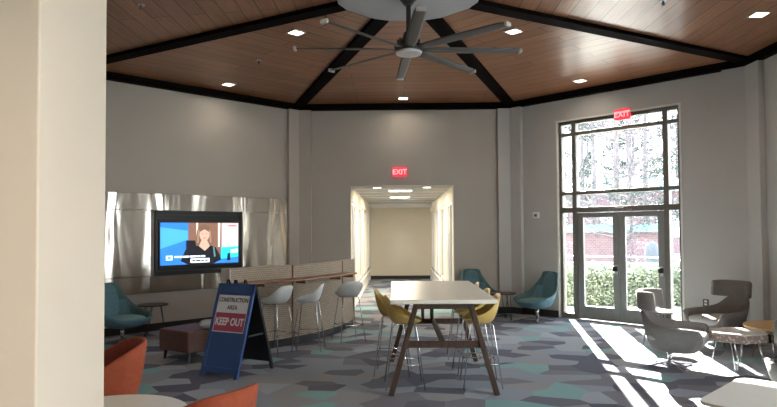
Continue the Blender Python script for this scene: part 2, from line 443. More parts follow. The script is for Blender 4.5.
# anteroom behind the opening, where the photo was taken ------------------------------------
struct(MB().box((-6, -17, 3.2), (6, -10.9, 3.35)).build('ceiling_anteroom', M['ceil_white']))
struct(MB().box((-4.4, -17, 0), (-4.2, -10.9, 3.3)).build('wall_anteroom_west', M['paint_cream']))
struct(MB().box((-4.4, -16.2, 0), (4.4, -16, 3.3)).build('wall_anteroom_south', M['paint_cream']))
mb = MB(); mb.box((4.2, -16, 0), (4.4, -15.2, 3.3)); mb.box((4.2, -11.3, 0), (4.4, -10.9, 3.3)); mb.box((4.2, -15.2, 0), (4.4, -11.3, .3)); mb.box((4.2, -15.2, 2.9), (4.4, -11.3, 3.3))
struct(mb.build('wall_anteroom_east', M['paint_cream']))
mb = MB(); mb.box((-4.4, -10.906, 0), (-2.3, -10.7, 4.8)); mb.box((2.3, -10.906, 0), (4.4, -10.7, 4.8))
struct(mb.build('wall_anteroom_north', M['paint_cream']))
w = empty('window_10', (4.3, -15.2, 0)); w['kind'] = 'structure'
mb = MB()
for y in (0, 1.27, 2.56, 3.84): mb.box((-.03, y, .3), (.03, y+.06, 2.9))
for z in (.3, 2.84): mb.box((-.03, 0, z), (.03, 3.9, z+.06))
mb.build('window_frame', M['frame'], w)
MB().box((-.004, .03, .33), (.004, 3.87, 2.87)).build('pane', M['glass'], w)

# unseen tall window added in the south-east wall to light the left side
loc3, rz3 = wall_frame(3)
w = empty('window_11', loc3, rz3); w['kind'] = 'structure'
mb = MB()
for x in (.8, 1.75, 2.71, 3.66): mb.box((x, .05, .1), (x+.06, .15, 3.8))
for z in (.1, 2.4, 3.74): mb.box((.8, .05, z), (3.72, .15, z+.06))
mb.build('window_frame', M['frame'], w); MB().box((.82, .09, .12), (3.7, .097, 3.78)).build('pane', M['glass'], w)

# ------------------------------------------------------------------ entrance window wall
loc, rz = wall_frame(1)
w = empty('window_1', loc, rz); w['kind'] = 'structure'
Z1, Z2, Z3 = 2.10, 2.44, 3.60
mb = MB(); fy0, fy1 = .05, .17
def vb(x0, x1, z0, z1): mb.box((x0, fy0, z0), (x1, fy1, z1))
vb(WL, WL+.06, 0, WTOP); vb(1.375, 1.465, 0, WTOP); vb(3.125, 3.215, 0, WTOP); vb(WR-.05, WR, 0, WTOP)
for z, hh in ((WTOP-.06, .06), (Z3-.03, .065), (Z2-.03, .065), (Z1-.04, .10)):
    for a, b in ((WL+.06, 1.375), (1.465, 3.125), (3.215, WR-.05)): vb(a, b, z, z+hh)
for a, b in ((WL+.06, 1.375), (3.215, WR-.05)): vb(a, b, 0, .10)
mb.build('window_frame', M['frame'], w, bevel=.004)
for a, b in ((WL+.06, 1.375), (3.215, WR-.05)):
    for z0, z1 in ((.10, Z1-.04), (Z1+.06, Z2-.03), (Z2+.035, Z3-.03), (Z3+.035, WTOP-.06)):
        MB().box((a-.005, .105, z0-.005), (b+.005, .112, z1+.005)).build('pane', M['glass'], w)
for z0, z1 in ((Z1+.06, Z2-.03), (Z2+.035, Z3-.03), (Z3+.035, WTOP-.06)):
    MB().box((1.46, .105, z0-.005), (3.13, .112, z1+.005)).build('pane', M['glass'], w)
mb = MB(); mb.box((WL-.03, -.012, 0), (WL, .05, WTOP+.03)); mb.box((WR, -.012, 0), (WR+.03, .05, WTOP+.03)); mb.box((WL, -.012, WTOP), (WR, .05, WTOP+.03))
mb.build('casing', M['white_trim'], w)
text('lettering', 'PUBLIC HOURS', .052, M['rail'], w, (2.34, fy0-.003, Z1-.012), sx=1.25)
MB().box((2.26, .0, Z1+.02), (2.40, .05, Z1+.065)).build('door_sensor', M['white_trim'], w, bevel=.006)
# double doors
def door(name, x0, x1, hx, sgn):
    d = empty(name, (loc[0]+x0*math.cos(rz), loc[1]+x0*math.sin(rz), 0), rz); d['kind'] = 'structure'
    W_ = x1-x0; mb = MB(); y0, y1 = .075, .125
    mb.box((0, y0, .012), (.115, y1, Z1-.05)); mb.box((W_-.115, y0, .012), (W_, y1, Z1-.05))
    mb.box((.115, y0, .012), (W_-.115, y1, .265)); mb.box((.115, y0, Z1-.14), (W_-.115, y1, Z1-.05))
    mb.build('door_frame', M['door_metal'], d, bevel=.004)
    MB().box((.11, .098, .26), (W_-.11, .104, Z1-.135)).build('pane', M['glass'], d)
    MB().box((hx-.028, .03, .90), (hx+.028, .076, 1.07)).build('lock_plate', M['rail'], d, bevel=.004)
    MB().box((hx-.045, .0, .955), (hx+.045, .03, 1.045)).build('handle', M['black'], d, bevel=.006)
door('door_1', 1.468, 2.292, .77, -1)
door('door_2', 2.298, 3.122, .77, 1)

# ------------------------------------------------------------------ lights of the room
def downlight(x, y, label, power, z=None, rz=0, tilt=True, room=True, size=.17):
    z = ceil_z(x, y) if z is None else z
    t = empty('downlight', (x, y, z), rz, label, 'ceiling light', 'square recessed downlights')
    mb = MB(); s2 = size/2
    for a, b in (((-s2-.02, -s2-.02), (s2+.02, -s2)), ((-s2-.02, s2), (s2+.02, s2+.02)), ((-s2-.02, -s2), (-s2, s2)), ((s2, -s2), (s2+.02, s2))):
        mb.box((*a, -.012), (*b, .02))
    mb.build('trim_ring', M['rail'], t)
    MB().box((-s2, -s2, -.006), (s2, s2, .012)).build('lens', M['lamp'], t)
    l = bpy.data.lights.new('lamp_light', 'AREA'); l.shape = 'SQUARE'; l.size = size*.9; l.energy = power; l.color = (1., .86, .70)
    l.spread = math.radians(150)
    lo = bpy.data.objects.new('lamp_light', l); COL.objects.link(lo); lo.parent = t; lo.location = (0, 0, -.02)
    return t
PW = .9
outer = [(0, 4.95, 'bright square downlight in the ceiling above the corridor opening'),
         (45, 4.87, 'bright square downlight in the ceiling above the entrance doors'),
         (0, 0, None), (135, 4.87, 'bright square downlight in the ceiling above the television wall')]
downlight(-.02, -.50, outer[0][2], PW, rz=0)
downlight(3.2, -1.80, outer[1][2], PW, rz=-PI/4)
downlight(-3.25, -1.80, outer[3][2], PW, rz=PI/4)
downlight(4.5, -5.1, 'bright square downlight at the right edge, near the right-hand wall', PW, rz=0)
downlight(-4.5, -5.3, 'square downlight beyond the left pier, out of direct view', PW)
downlight(1.55, -4.12, 'bright square downlight right of the ceiling fan', PW, rz=-PI/4)
downlight(-1.6, -4.18, 'bright square downlight left of the ceiling fan', PW, rz=PI/4)
downlight(1.5, -6.9, 'square downlight behind the fan hub on the near right', PW, rz=PI/4)
downlight(-1.5, -6.9, 'square downlight behind the fan hub on the near left', PW, rz=PI/4)
downlight(3.4, -8.9, 'square downlight above the near right table', PW, rz=PI/4)
downlight(-3.4, -8.9, 'square downlight above the near left table', PW, rz=PI/4)
for x, y, l in ((-.4, -12.3, 'unseen square downlight added in the anteroom ceiling beside the pier'), (2.2, -12.6, 'unseen square downlight added in the anteroom ceiling by its window'), (-2.6, -13.2, 'unseen square downlight added in the anteroom ceiling to the left')):
    downlight(x, y, l, 6, z=3.2)  # out-of-view lamps added to brighten the near pier
# corridor lights
def troffer(x, y, label):
    t = empty('ceiling_panel_light', (x, y, HC), 0, label, 'ceiling light', 'corridor panel lights')
    mb = MB(); mb.box((-.27, -.30, -.012), (.27, -.27, .02)); mb.box((-.27, .27, -.012), (.27, .30, .02)); mb.box((-.30, -.30, -.012), (-.27, .30, .02)); mb.box((.27, -.30, -.012), (.30, .30, .02))
    mb.build('frame', M['white_trim'], t); MB().box((-.27, -.27, -.008), (.27, .27, .01)).build('lens', M['tube'], t)
    l = bpy.data.lights.new('panel_light', 'AREA'); l.shape = 'SQUARE'; l.size = .5; l.energy = 27; l.color = (1., .86, .66)
    lo = bpy.data.objects.new('panel_light', l); COL.objects.link(lo); lo.parent = t; lo.location = (0, 0, -.02)
troffer(-.08, 1.65, 'square panel light in the corridor ceiling nearest the opening')
troffer(-.08, 4.4, 'second square panel light deeper in the corridor ceiling')
for x, l in ((-.60, 'small round light in the corridor ceiling, left one'), (.50, 'small round light in the corridor ceiling, right one')):
    t = empty('round_downlight', (x, .55, HC), 0, l, 'ceiling light', 'small corridor downlights')
    MB().lathe([(.105, -.01), (.105, .01), (.085, .012)], 20).build('trim_ring', M['white_trim'], t)
    MB().lathe([(.085, -.013), (.085, .0)], 20).build('lens', M['tube'], t)

# sprinklers
spr = None
for i, (x, y, l) in enumerate([(-3.3, -5.5, 'small sprinkler head at the upper left, nearest the left pier'), (-2.4, -3.05, 'small sprinkler head between the two left downlights'),
                   (-1.10, -4.80, 'small sprinkler head just left of the pale hub'), (3.15, -5.4, 'small sprinkler head at the top of the right ceiling')]):
    t = empty('sprinkler_head', (x, y, ceil_z(x, y)), 0, l, 'sprinkler', 'ceiling sprinklers')
    MB().lathe([(.04, -.008), (.04, 0)], 16).build('escutcheon', M['rail'], t)
    mb = MB(); mb.lathe([(.008, -.05), (.012, -.006)], 8); mb.lathe([(.022, -.056), (.022, -.05)], 12); mb.tube([(-.012, 0, -.008), (-.012, 0, -.052)], .003, 5); mb.tube([(.012, 0, -.008), (.012, 0, -.052)], .003, 5)
    mb.build('nozzle', M['fan'], t)

# ------------------------------------------------------------------ ceiling fan
FZ = 3.94
t = empty('ceiling_fan', (0, CY, HUBZ-.03), 0, 'large grey eight-bladed ceiling fan hanging from the pale ceiling hub', 'ceiling fan')
MB().lathe([(.03, FZ-HUBZ+.12), (.03, 0)], 12).build('rod', M['fan_dark'], t)
MB().lathe([(.05, -.12), (.11, -.05), (.12, 0)], 20).build('canopy', M['fan_dark'], t)
dz = FZ-(HUBZ-.03)
MB().lathe([(.10, dz-.03), (.17, dz-.02), (.18, dz+.05), (.14, dz+.09), (.08, dz+.15), (.06, dz+.22)], 24).build('motor', M['fan_dark'], t, smooth=False)
MB().lathe([(.02, dz-.06), (.10, dz-.057), (.155, dz-.045), (.165, dz-.02)], 28).build('hub_cap', M['rail'], t)
for k in range(10):
    a = 2*PI*k/10; MB().lathe([(.012, 0), (.012, .05)], 6, (.13*math.cos(a), .13*math.sin(a), dz+.085)).build('bolt', M['black'], t)
for k in range(8):
    a = math.radians(-86+45*k)
    # blade: airfoil sections lofted outwards, slightly pitched
    mb = MB(); pr = math.radians(-13)
    secs = []
    for r_, ch in ((.14, .085), (.35, .115), (.9, .115), (1.30, .105), (1.375, .085), (1.40, .04)):
        ring = []
        for u, v in ((-1, 0), (-.6, .10), (.1, .12), (.7, .06), (1, 0), (.7, -.035), (.1, -.06), (-.6, -.06)):
            yy = u*ch*.62; zz = v*ch
            ring.append((r_, yy*math.cos(pr)-zz*math.sin(pr), dz+.01+yy*math.sin(pr)+zz*math.cos(pr)))
        secs.append(ring)
    for ring in secs: mb.v += ring
    for i in range(len(secs)-1):
        for j in range(8): mb.face((i*8+j, i*8+(j+1) % 8, (i+1)*8+(j+1) % 8, (i+1)*8+j))
    mb.face(list(range(8))); mb.face([40+j for j in range(8)])
    b = mb.build('blade', M['fan'], t, smooth=True); b.rotation_euler = (0, 0, a)
    c = MB().box((1.375, -.05, dz-.016), (1.41, .05, dz+.03)).build('tip_cap', M['rail'], b, bevel=.008)

# ------------------------------------------------------------------ television wall
loc, rz = wall_frame(7)                      # x along the wall; corner beside the corridor is at x = S
c, s_ = math.cos(rz), math.sin(rz)
def on7(x, y, z=0): return (loc[0]+x*c-y*s_, loc[1]+x*s_+y*c, z)
X = lambda tt: S-tt
t = empty('steel_wall_cladding', on7(0, 0), rz, 'brushed steel cladding panels around the television on the left wall', 'wall panel')
mb = MB()
xs = [X(4.3), X(3.18), X(1.36), X(.23)]; zs = [.67, 1.02, 2.12, 2.41]
zz = [.67, .845, 2.10, 2.412]
for i in range(3):
    for (za, zb) in ((.67, .955), (.96, 2.115), (2.12, 2.412)):
        if i == 1 and za == .96: continue
        p = MB().box((xs[i]+.002, -.05, za+.0), (xs[i+1]-.002, -.001, zb)).build('steel_sheet', M['steel'], t, bevel=.003)
MB().box((X(.238), -.052, .66), (X(.222), -.001, 2.42)).build('edge_trim', M['steel_dark'], t)
t = empty('television', on7(X(2.24), -.03, 1.54), rz, 'flat television in a black recess showing a newsreader', 'television')
mb = MB(); mb.box((-.86, -.022, -.58), (-.81, .025, .575)); mb.box((.81, -.022, -.58), (.86, .025, .575)); mb.box((-.82, -.022, .50), (.82, .025, .575)); mb.box((-.82, -.022, -.58), (.82, .025, -.50))
mb.box((-.82, .012, -.5), (.82, .025, .5)); mb.build('recess_frame', M['black'], t)
MB().box((-.80, -.03, -.455), (.80, .010, .435)).build('bezel', M['black'], t, bevel=.008)
# the picture on the screen: flat coloured shapes in the plane of the panel
def EM(n, c_, k=1.0): return emit('screen_'+n, c_, k*.42)
scol = dict(blue=EM('blue', (.02, .16, .62), 1.0), blue2=EM('light_blue', (.05, .30, .85), 1.0), brown=EM('brown', (.20, .10, .07), .8), strip=EM('strip', (.75, .62, .5), .9),
            pink=EM('pink', (.62, .45, .47), .9), cyan=EM('cyan', (.02, .55, .60), .95), skin=EM('skin', (.58, .33, .25), .9), hair=EM('hair', (.16, .09, .06), .7),
            dress=EM('dress', (.008, .009, .016), .5), white=EM('white', (.8, .85, .95), 1.0), lace=EM('lace', (.12, .28, .28), .7), hairl=EM('hair_light', (.33, .20, .13), .7), red=EM('red', (.6, .04, .06), .8), lips=EM('lips', (.4, .07, .07), .8), eye=EM('eye', (.05, .03, .03), .8))
keys = list(scol); SW_, SH_ = 1.55, .76
SX0, SZ0 = -.775, -.40
pic = MB(); lay = [0]
def P2(px, py): return (SX0+(px-40)/452*SW_, SZ0+(340-py)/235*SH_)
def poly2(pts, key):
    lay[0] += 1; y = -.0305-.00012*lay[0]; k = len(pic.v)
    for px, py in pts:
        x, z = P2(px, py); pic.v.append((x, y, z))
    pic.face([k+i for i in range(len(pts))], keys.index(key))
def ell2(cx, cy, rx, ry, key, n=24): poly2([(cx+rx*math.cos(2*PI*i/n), cy+ry*math.sin(2*PI*i/n)) for i in range(n)], key)
poly2([(40,105),(492,105),(492,340),(40,340)], 'blue')
poly2([(40,130),(190,150),(190,200),(40,250)], 'blue2')
poly2([(192,105),(388,105),(388,300),(192,300)], 'brown')
poly2([(238,105),(248,105),(248,200),(238,200)], 'strip'); poly2([(366,105),(380,105),(378,245),(366,245)], 'strip')
poly2([(388,105),(492,105),(492,245),(388,250)], 'pink'); poly2([(384,248),(492,243),(492,305),(384,315)], 'cyan')
poly2([(430,118),(478,118),(478,124),(430,124)], 'red')
poly2([(425,285),(440,280),(442,325),(420,325)], 'dress'); poly2([(445,262),(488,258),(488,280),(445,284)], 'white')
ell2(284, 168, 44, 56, 'hair'); poly2([(240,165),(328,165),(334,215),(318,232),(250,232),(234,218)], 'hair'); poly2([(246,150),(256,140),(252,220),(240,222)], 'hairl'); poly2([(312,140),(324,155),(328,215),(316,222)], 'hairl')
poly2([(268,205),(300,205),(318,240),(290,268),(252,240)], 'skin')
poly2([(180,205),(232,205),(240,260),(180,262)], 'dress')
poly2([(150,320),(176,258),(214,238),(250,236),(288,266),(320,236),(352,246),(376,290),(386,320),(340,340),(190,340)], 'dress')
poly2([(336,245),(344,243),(352,300),(342,302)], 'lace')
ell2(285, 172, 29, 38, 'skin'); poly2([(258,150),(285,128),(314,150),(310,156),(285,142),(262,156)], 'hair')
ell2(274, 168, 4, 2.2, 'eye', 8); ell2(297, 168, 4, 2.2, 'eye', 8); ell2(286, 192, 8, 2.6, 'lips', 10)
poly2([(70,288),(105,288),(105,313),(70,313)], 'white'); poly2([(78,294),(96,294),(96,307),(78,307)], 'blue2')
poly2([(205,308),(315,308),(315,332),(205,332)], 'white')
for i, (a, b) in enumerate([(116,140),(144,160),(164,196),(200,240),(244,262),(266,290)]): poly2([(a,291),(b,291),(b,301),(a,301)], 'white')
for a, b in [(215,232),(236,262),(266,284),(288,305)]: poly2([(a,316),(b,316),(b,324),(a,324)], 'dress')
me = bpy.data.meshes.new('screen'); me.from_pydata(pic.v, [], pic.f)
for k in keys: me.materials.append(scol[k])
me.polygons.foreach_set('material_index', pic.m); me.update()
o = bpy.data.objects.new('screen', me); COL.objects.link(o); o.parent = t

# exit signs, outlet, thermostat ------------------------------------------------------------
def exit_sign(loc, rz, label):
    t = empty('exit_sign', loc, rz, label, 'exit sign')
    MB().box((-.15, -.05, -.1), (.15, 0, .1)).build('housing', M['exit_box'], t, bevel=.01)
    text('lettering', 'EXIT', .155, M['exit_txt'], t, (0, -.052, -.005), sx=.95, bold=.003)

exit_sign((-.10, 0, 2.975), 0, 'small lit red exit sign above the corridor opening')
loc1, rz1 = wall_frame(1)
def on1(x, y, z=0): return (loc1[0]+x*math.cos(rz1)-y*math.sin(rz1), loc1[1]+x*math.sin(rz1)+y*math.cos(rz1), z)
exit_sign(on1(2.43, .04, 3.84), rz1, 'red exit sign at the top of the entrance window')
t = empty('wall_sensor', on1(.60, 0, 2.03), rz1, 'small white box high on the wall left of the entrance window', 'sensor')
MB().box((-.07, -.035, -.06), (.07, 0, .06)).build('housing', M['white_trim'], t, bevel=.01)
MB().box((-.03, -.045, -.03), (.03, -.034, .02)).build('face', M['fan'], t)
t = empty('wall_outlet', on1(3.80, 0, .50), rz1, 'small wall outlet beside the entrance, behind the far wing chair', 'outlet')
MB().box((-.045, -.012, -.06), (.045, 0, .06)).build('cover_plate', M['fan'], t, bevel=.003)
mb = MB(); mb.box((-.02, -.016, .01), (.02, -.011, .04)); mb.box((-.02, -.016, -.04), (.02, -.011, -.01)); mb.build('socket', M['white_trim'], t)

# ------------------------------------------------------------------ shells for chairs
def cr(P, n):
    """closed Catmull-Rom through the rim points"""
    out = []; N = len(P)
    for i in range(N):
        p0, p1, p2, p3 = [Vector(P[(i+j-1) % N]) for j in range(4)]
        for k in range(n):
            t = k/n
            out.append(.5*((2*p1)+(p2-p0)*t+(2*p0-5*p1+4*p2-p3)*t*t+(3*p1-p0-3*p2+p3)*t**3))
    return out
def mirror(half):
    """half rim from front centre round one side to back centre"""
    return half+[(x, -y, z) for x, y, z in half[-2:0:-1]]
def bowl(rim, c0, zb, rows=9, ex=.55, ez=2.2, scale=1., lift=0., last=1., n=5, rb=.03):
    R = cr(rim, n); N = len(R); mb = MB(); c0 = Vector((c0[0], c0[1], 0))
    for i in range(rows):
        s = (i/(rows-1))*last
        if i == 0: s = .0
        for p in R:
            f = s**ex if s > 0 else 0
            d = Vector((p.x, p.y, 0))-c0; dn = d.length
            rr = rb+(dn*scale-rb)*f; q = c0+d.normalized()*rr
            mb.v.append((q.x, q.y, zb+lift+(p.z-zb)*s**ez))
    for i in range(rows-1):
        for j in range(N): mb.face((i*N+j, i*N+(j+1) % N, (i+1)*N+(j+1) % N, (i+1)*N+j))
    mb.face(list(range(N))[::-1])
    return mb
def cushion(pts_half, z0, z1, name, m, parent, n=4, inset=.03):
    R = cr(mirror(pts_half), n); mb = MB(); N = len(R); c0 = sum((Vector((p.x, p.y, 0)) for p in R), Vector())/N
    for z, sc in ((z0, .93), (z0+(z1-z0)*.3, 1.), (z0+(z1-z0)*.75, 1.), (z1, .90), (z1+.008, .5)):
        for p in R: q = c0+(Vector((p.x, p.y, 0))-c0)*sc; mb.v.append((q.x, q.y, z))
    for i in range(4):
        for j in range(N): mb.face((i*N+j, i*N+(j+1) % N, (i+1)*N+(j+1) % N, (i+1)*N+j))
    mb.face(list(range(N))[::-1]); mb.face([4*N+j for j in range(N)])
    return mb.build(name, m, parent, smooth=True)
def star_base(t, h, r=.33, m='chrome', a0=45):
    MB().lathe([(.028, .05), (.028, h)], 14).build('column', M[m], t, smooth=True)
    for k in range(4):
        a = math.radians(a0+90*k); ca, sa = math.cos(a), math.sin(a)
        mb = MB(); mb.obox((.02*ca, .02*sa, .065), (r*ca, r*sa, .022), .045, .022)
        mb.lathe([(.018, 0), (.018, .018)], 8, (r*.96*ca, r*.96*sa, 0)); mb.build('leg', M[m], t, bevel=.004)

# teal lounge chairs ------------------------------------------------------------------------
TEAL_RIM = mirror([(.37, 0, .375), (.35, .25, .385), (.22, .375, .44), (.0, .39, .49), (-.20, .33, .60), (-.33, .225, .80), (-.375, .185, .905), (-.39, .09, .925), (-.392, 0, .925)])
def teal_chair(loc, rz, label):
    t = empty('lounge_chair', loc, rz, label, 'lounge chair', 'teal swivel lounge chairs')
    bowl(TEAL_RIM, (-.02, 0), .24, ex=.50, ez=2.0).build('shell', M['teal_out'], t, smooth=True, solid=.028, soff=-1)
    bowl(TEAL_RIM, (-.02, 0), .24, ex=.50, ez=2.0, scale=.93, lift=.02, last=.985).build('lining', M['teal_in'], t, smooth=True, solid=.012, soff=1)
    cushion([(.32, 0, 0), (.28, .21, 0), (0, .27, 0), (-.22, .20, 0), (-.26, 0, 0)], .34, .415, 'seat', M['teal_seat'], t)
    star_base(t, .27); return t
tc = teal_chair((-4.47, -3.38, 0), math.radians(-28), 'teal lounge chair in front of the steel wall, beside the left pier')
dup(tc, (2.49, -1.22, 0), math.radians(212), 'teal lounge chair beside the entrance window, facing left')
dup(tc, (1.47, -.50, 0), math.radians(-75), 'teal lounge chair right of the corridor opening, behind the tall table')

# small round side tables -------------------------------------------------------------------
def side_table(loc, rz, label, h=.52, r=.25, top='walnut'):
    t = empty('side_table', loc, rz, label, 'side table', 'small round wire-leg side tables')
    MB().lathe([(r-.008, h-.022), (r, h-.016), (r, h-.004), (r-.006, h)], 32).build('tabletop', M[top], t, smooth=False)
    for k in range(3):
        a = 2*PI*k/3; mb = MB()
        p = lambda rr, aa, z: (rr*math.cos(aa), rr*math.sin(aa), z)
        mb.tube([p(.14, a-.45, h-.022), p(.20, a-.03, .008), p(.20, a+.03, .008), p(.14, a+.45, h-.022)], .0065, 6); mb.build('leg', M['steel_dark'], t, smooth=True)
    return t
st = side_table((-4.28, -2.66, 0), .3, 'dark round side table by the steel wall beside the teal chair')
dup(st, (1.88, -1.04, 0), 1.2, 'dark round side table between the two right-hand teal chairs')
dup(st, (3.68, -3.78, 0), .9, 'dark round side table between the two grey wing chairs')

# grey wing chairs --------------------------------------------------------------------------
WING_RIM = mirror([(.41, 0, .33), (.41, .24, .335), (.405, .335, .455), (.35, .38, .51), (.05, .38, .525), (-.17, .29, .57), (-.29, .19, .68), (-.325, .09, .73), (-.33, 0, .735)])
def wing_chair(loc, rz, label):
    t = empty('wing_chair', loc, rz, label, 'lounge chair', 'grey wing-back lounge chairs')
    bowl(WING_RIM, (0, 0), .19, ex=.40, ez=1.9).build('shell', M['grey_shell'], t, smooth=True, solid=.035, soff=-1)
    bowl(WING_RIM, (0, 0), .19, ex=.45, ez=1.9, scale=.91, lift=.02, last=.985).build('lining', M['grey_in'], t, smooth=True, solid=.012, soff=1)
    # wrap-around headrest
    mb = MB(); n = 18; prof = [(0, .72), (.0, .92), (.02, .945), (.05, .945), (.07, .92), (.07, .72), (.05, .70), (.02, .70)]
    for i in range(n+1):
        a = math.radians(-84+168*i/n); e = 1-.10*abs(a/1.466)**6
        for d, z in prof:
            rr = 1+0*e; zz = .84+(z-.84)*e
            mb.v.append((-.08-(.29-d)*math.cos(a)-.03*(z-.7)/.3, (.33-d*.9)*math.sin(a), zz))
    for i in range(n):
        for j in range(8): mb.face((i*8+j, i*8+(j+1) % 8, (i+1)*8+(j+1) % 8, (i+1)*8+j))
    mb.face(list(range(8))); mb.face([n*8+j for j in range(8)])
    mb.build('headrest', M['grey_shell'], t, smooth=True)
    cushion([(.42, 0, 0), (.39, .26, 0), (.05, .30, 0), (-.20, .22, 0), (-.24, 0, 0)], .33, .435, 'seat', M['grey_seat'], t)
    star_base(t, .22, r=.30); return t
wc = wing_chair((3.27, -5.12, 0), math.radians(-33), 'grey wing-back chair in the patch of sun, nearest the doors')
dup(wc, (4.66, -3.76, 0), math.radians(199), 'grey wing-back chair against the right wall, behind the patterned ottoman')
dup(wc, (3.43, -7.62, 0), math.radians(62), 'grey wing-back chair cut off by the right edge of the photo')

# rust tub chairs ---------------------------------------------------------------------------
TUB_RIM = mirror([(.29, 0, .40), (.28, .20, .42), (.19, .29, .50), (.04, .315, .60), (-.12, .295, .68), (-.23, .22, .722), (-.285, .12, .735), (-.30, 0, .737)])
def tub_chair(loc, rz, label):
    t = empty('tub_chair', loc, rz, label, 'tub chair', 'rust orange tub chairs')
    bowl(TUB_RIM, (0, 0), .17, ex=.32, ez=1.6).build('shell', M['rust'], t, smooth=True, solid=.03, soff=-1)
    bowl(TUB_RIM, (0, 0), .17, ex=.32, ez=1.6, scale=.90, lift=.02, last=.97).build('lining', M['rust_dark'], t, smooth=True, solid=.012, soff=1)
    cushion([(.27, 0, 0), (.24, .19, 0), (0, .25, 0), (-.20, .17, 0), (-.24, 0, 0)], .33, .42, 'seat', M['rust'], t)
    MB().lathe([(.012, 0), (.012, .01)], 10, (0, 0, 0)).build('button', M['black'], t)
    b = t.children[-1] if t.children else None
    for ch in t.children:
        if ch.name.startswith('button'): ch.location = (-.255, -.235, .50); ch.rotation_euler = (PI/2, 0, -.7)
    for k in range(4):
        a = math.radians(45+90*k); MB().tube([(.14*math.cos(a), .14*math.sin(a), .19), (.25*math.cos(a), .25*math.sin(a), 0)], [.016, .01], 8).build('leg', M['walnut'], t, smooth=True)
    return t
tu = tub_chair((-2.74, -7.42, 0), math.radians(212), 'rust orange tub chair beyond the round table, beside the pier')
dup(tu, (-1.38, -8.96, 0), math.radians(150), 'rust orange tub chair at the bottom edge, right of the round table')

# low tables near the camera ----------------------------------------------------------------
t = empty('round_table', (-2.20, -8.66, 0), 0, 'low round cream table at the bottom left, between the rust chairs', 'table')
MB().lathe([(.54, .422), (.56, .428), (.56, .444), (.55, .45)], 48).build('tabletop', M['table_white'], t)
MB().lathe([(.045, .02), (.04, .422)], 16).build('column', M['chrome'], t, smooth=True)
MB().lathe([(.27, 0), (.27, .012), (.06, .022)], 32).build('base', M['chrome'], t)
def rounded(pts, r, n=8):
    out = []; N = len(pts)
    for i in range(N):
        p0, p, p1 = Vector(pts[i-1]), Vector(pts[i]), Vector(pts[(i+1) % N])
        a, b = (p0-p).normalized(), (p1-p).normalized(); h_ = math.acos(max(-1, min(1, a.dot(b))))/2
        d = r/math.tan(h_); q, e = p+a*d, p+b*d
        for k in range(n+1):
            u = k/n; out.append(tuple((1-u)**2*q+2*u*(1-u)*p+u*u*e))
    return out
t = empty('low_table', (2.78, -8.34, 0), math.radians(45), 'low pale table with rounded corners at the bottom right', 'table')
sq = rounded([(-.53, -.53), (.53, -.53), (.53, .53), (-.53, .53)], .14)
MB().prism(sq, .425, .45).build('tabletop', M['table_grey'], t, bevel=.004)
MB().lathe([(.045, .02), (.04, .425)], 16).build('column', M['chrome'], t, smooth=True)
MB().lathe([(.27, 0), (.27, .012), (.06, .022)], 32).build('base', M['chrome'], t)

# ottomans, wood table ----------------------------------------------------------------------
t = empty('ottoman', (4.05, -5.24, 0), math.radians(18), 'patterned ottoman with wire legs and pale top in front of the wooden table', 'ottoman')
hexp = rounded([(  .37*math.cos(math.radians(60*k)), .33*math.sin(math.radians(60*k))) for k in range(6)], .10, 5)
MB().prism(hexp, .345, .435).build('cushion_body', M['dots'], t, bevel=.012)
hx2 = [(x*.985, y*.985) for x, y in hexp]
MB().prism(hx2, .435, .455).build('seat_pad', M['pad'], t, bevel=.010)
for k in range(4):
    a = math.radians(40+90*k); ca, sa = math.cos(a), math.sin(a); q = Vector((-sa, ca, 0))
    p0 = Vector((.22*ca, .22*sa, .345)); f = Vector((.30*ca, .30*sa, .008))
    MB().tube([p0+q*.06, f+q*.008, f-q*.008, p0-q*.06], .007, 6).build('leg', M['chrome'], t, smooth=True)
t = empty('wooden_table', (4.87, -4.86, -.03), .4, 'honey-coloured wooden low table with hairpin legs at the right edge', 'table')
MB().lathe([(.45, .455), (.47, .46), (.47, .485), (.46, .49)], 44).build('tabletop', M['oak'], t)
for k in range(4):
    a = math.radians(20+90*k); ca, sa = math.cos(a), math.sin(a); q = Vector((-sa, ca, 0))
    p0 = Vector((.30*ca, .30*sa, .452)); f = Vector((.38*ca, .38*sa, .038))
    MB().tube([p0+q*.07, f+q*.008, f-q*.008, p0-q*.07], .007, 6).build('leg', M['chrome'], t, smooth=True)
t = empty('leather_ottoman', (-3.0, -4.48, 0), math.radians(-33), 'square brown leather ottoman on short legs behind the sign', 'ottoman')
MB().box((-.31, -.31, .13), (.31, .31, .415)).build('body', M['brown_leather'], t, bevel=.025)
MB().box((-.312, -.312, .268), (.312, .312, .274)).build('piping', M['walnut'], t)
for sx in (-1, 1):
    for sy in (-1, 1): MB().tube([(sx*.24, sy*.24, .14), (sx*.255, sy*.255, 0)], [.026, .016], 8).build('leg', M['black'], t)
mb = MB(); nn = 10
for i in range(nn+1):
    for j in range(nn+1):
        x, y = -1+2*i/nn, -1+2*j/nn; e = (1-x**4)*(1-y**4)
        mb.v.append((x*.17*(1-.10*(1-abs(y))), y*.15*(1-.10*(1-abs(x))), .055*e**.5))
for i in range(nn+1):
    for j in range(nn+1):
        x, y = -1+2*i/nn, -1+2*j/nn; e = (1-x**4)*(1-y**4)
        mb.v.append((x*.17*(1-.10*(1-abs(y))), y*.15*(1-.10*(1-abs(x))), -.055*e**.5-.0005))
K = (nn+1)**2
for i in range(nn):
    for j in range(nn):
        a = i*(nn+1)+j; mb.face((a, a+1, a+nn+2, a+nn+1)); mb.face((K+a, K+a+nn+1, K+a+nn+2, K+a+1))
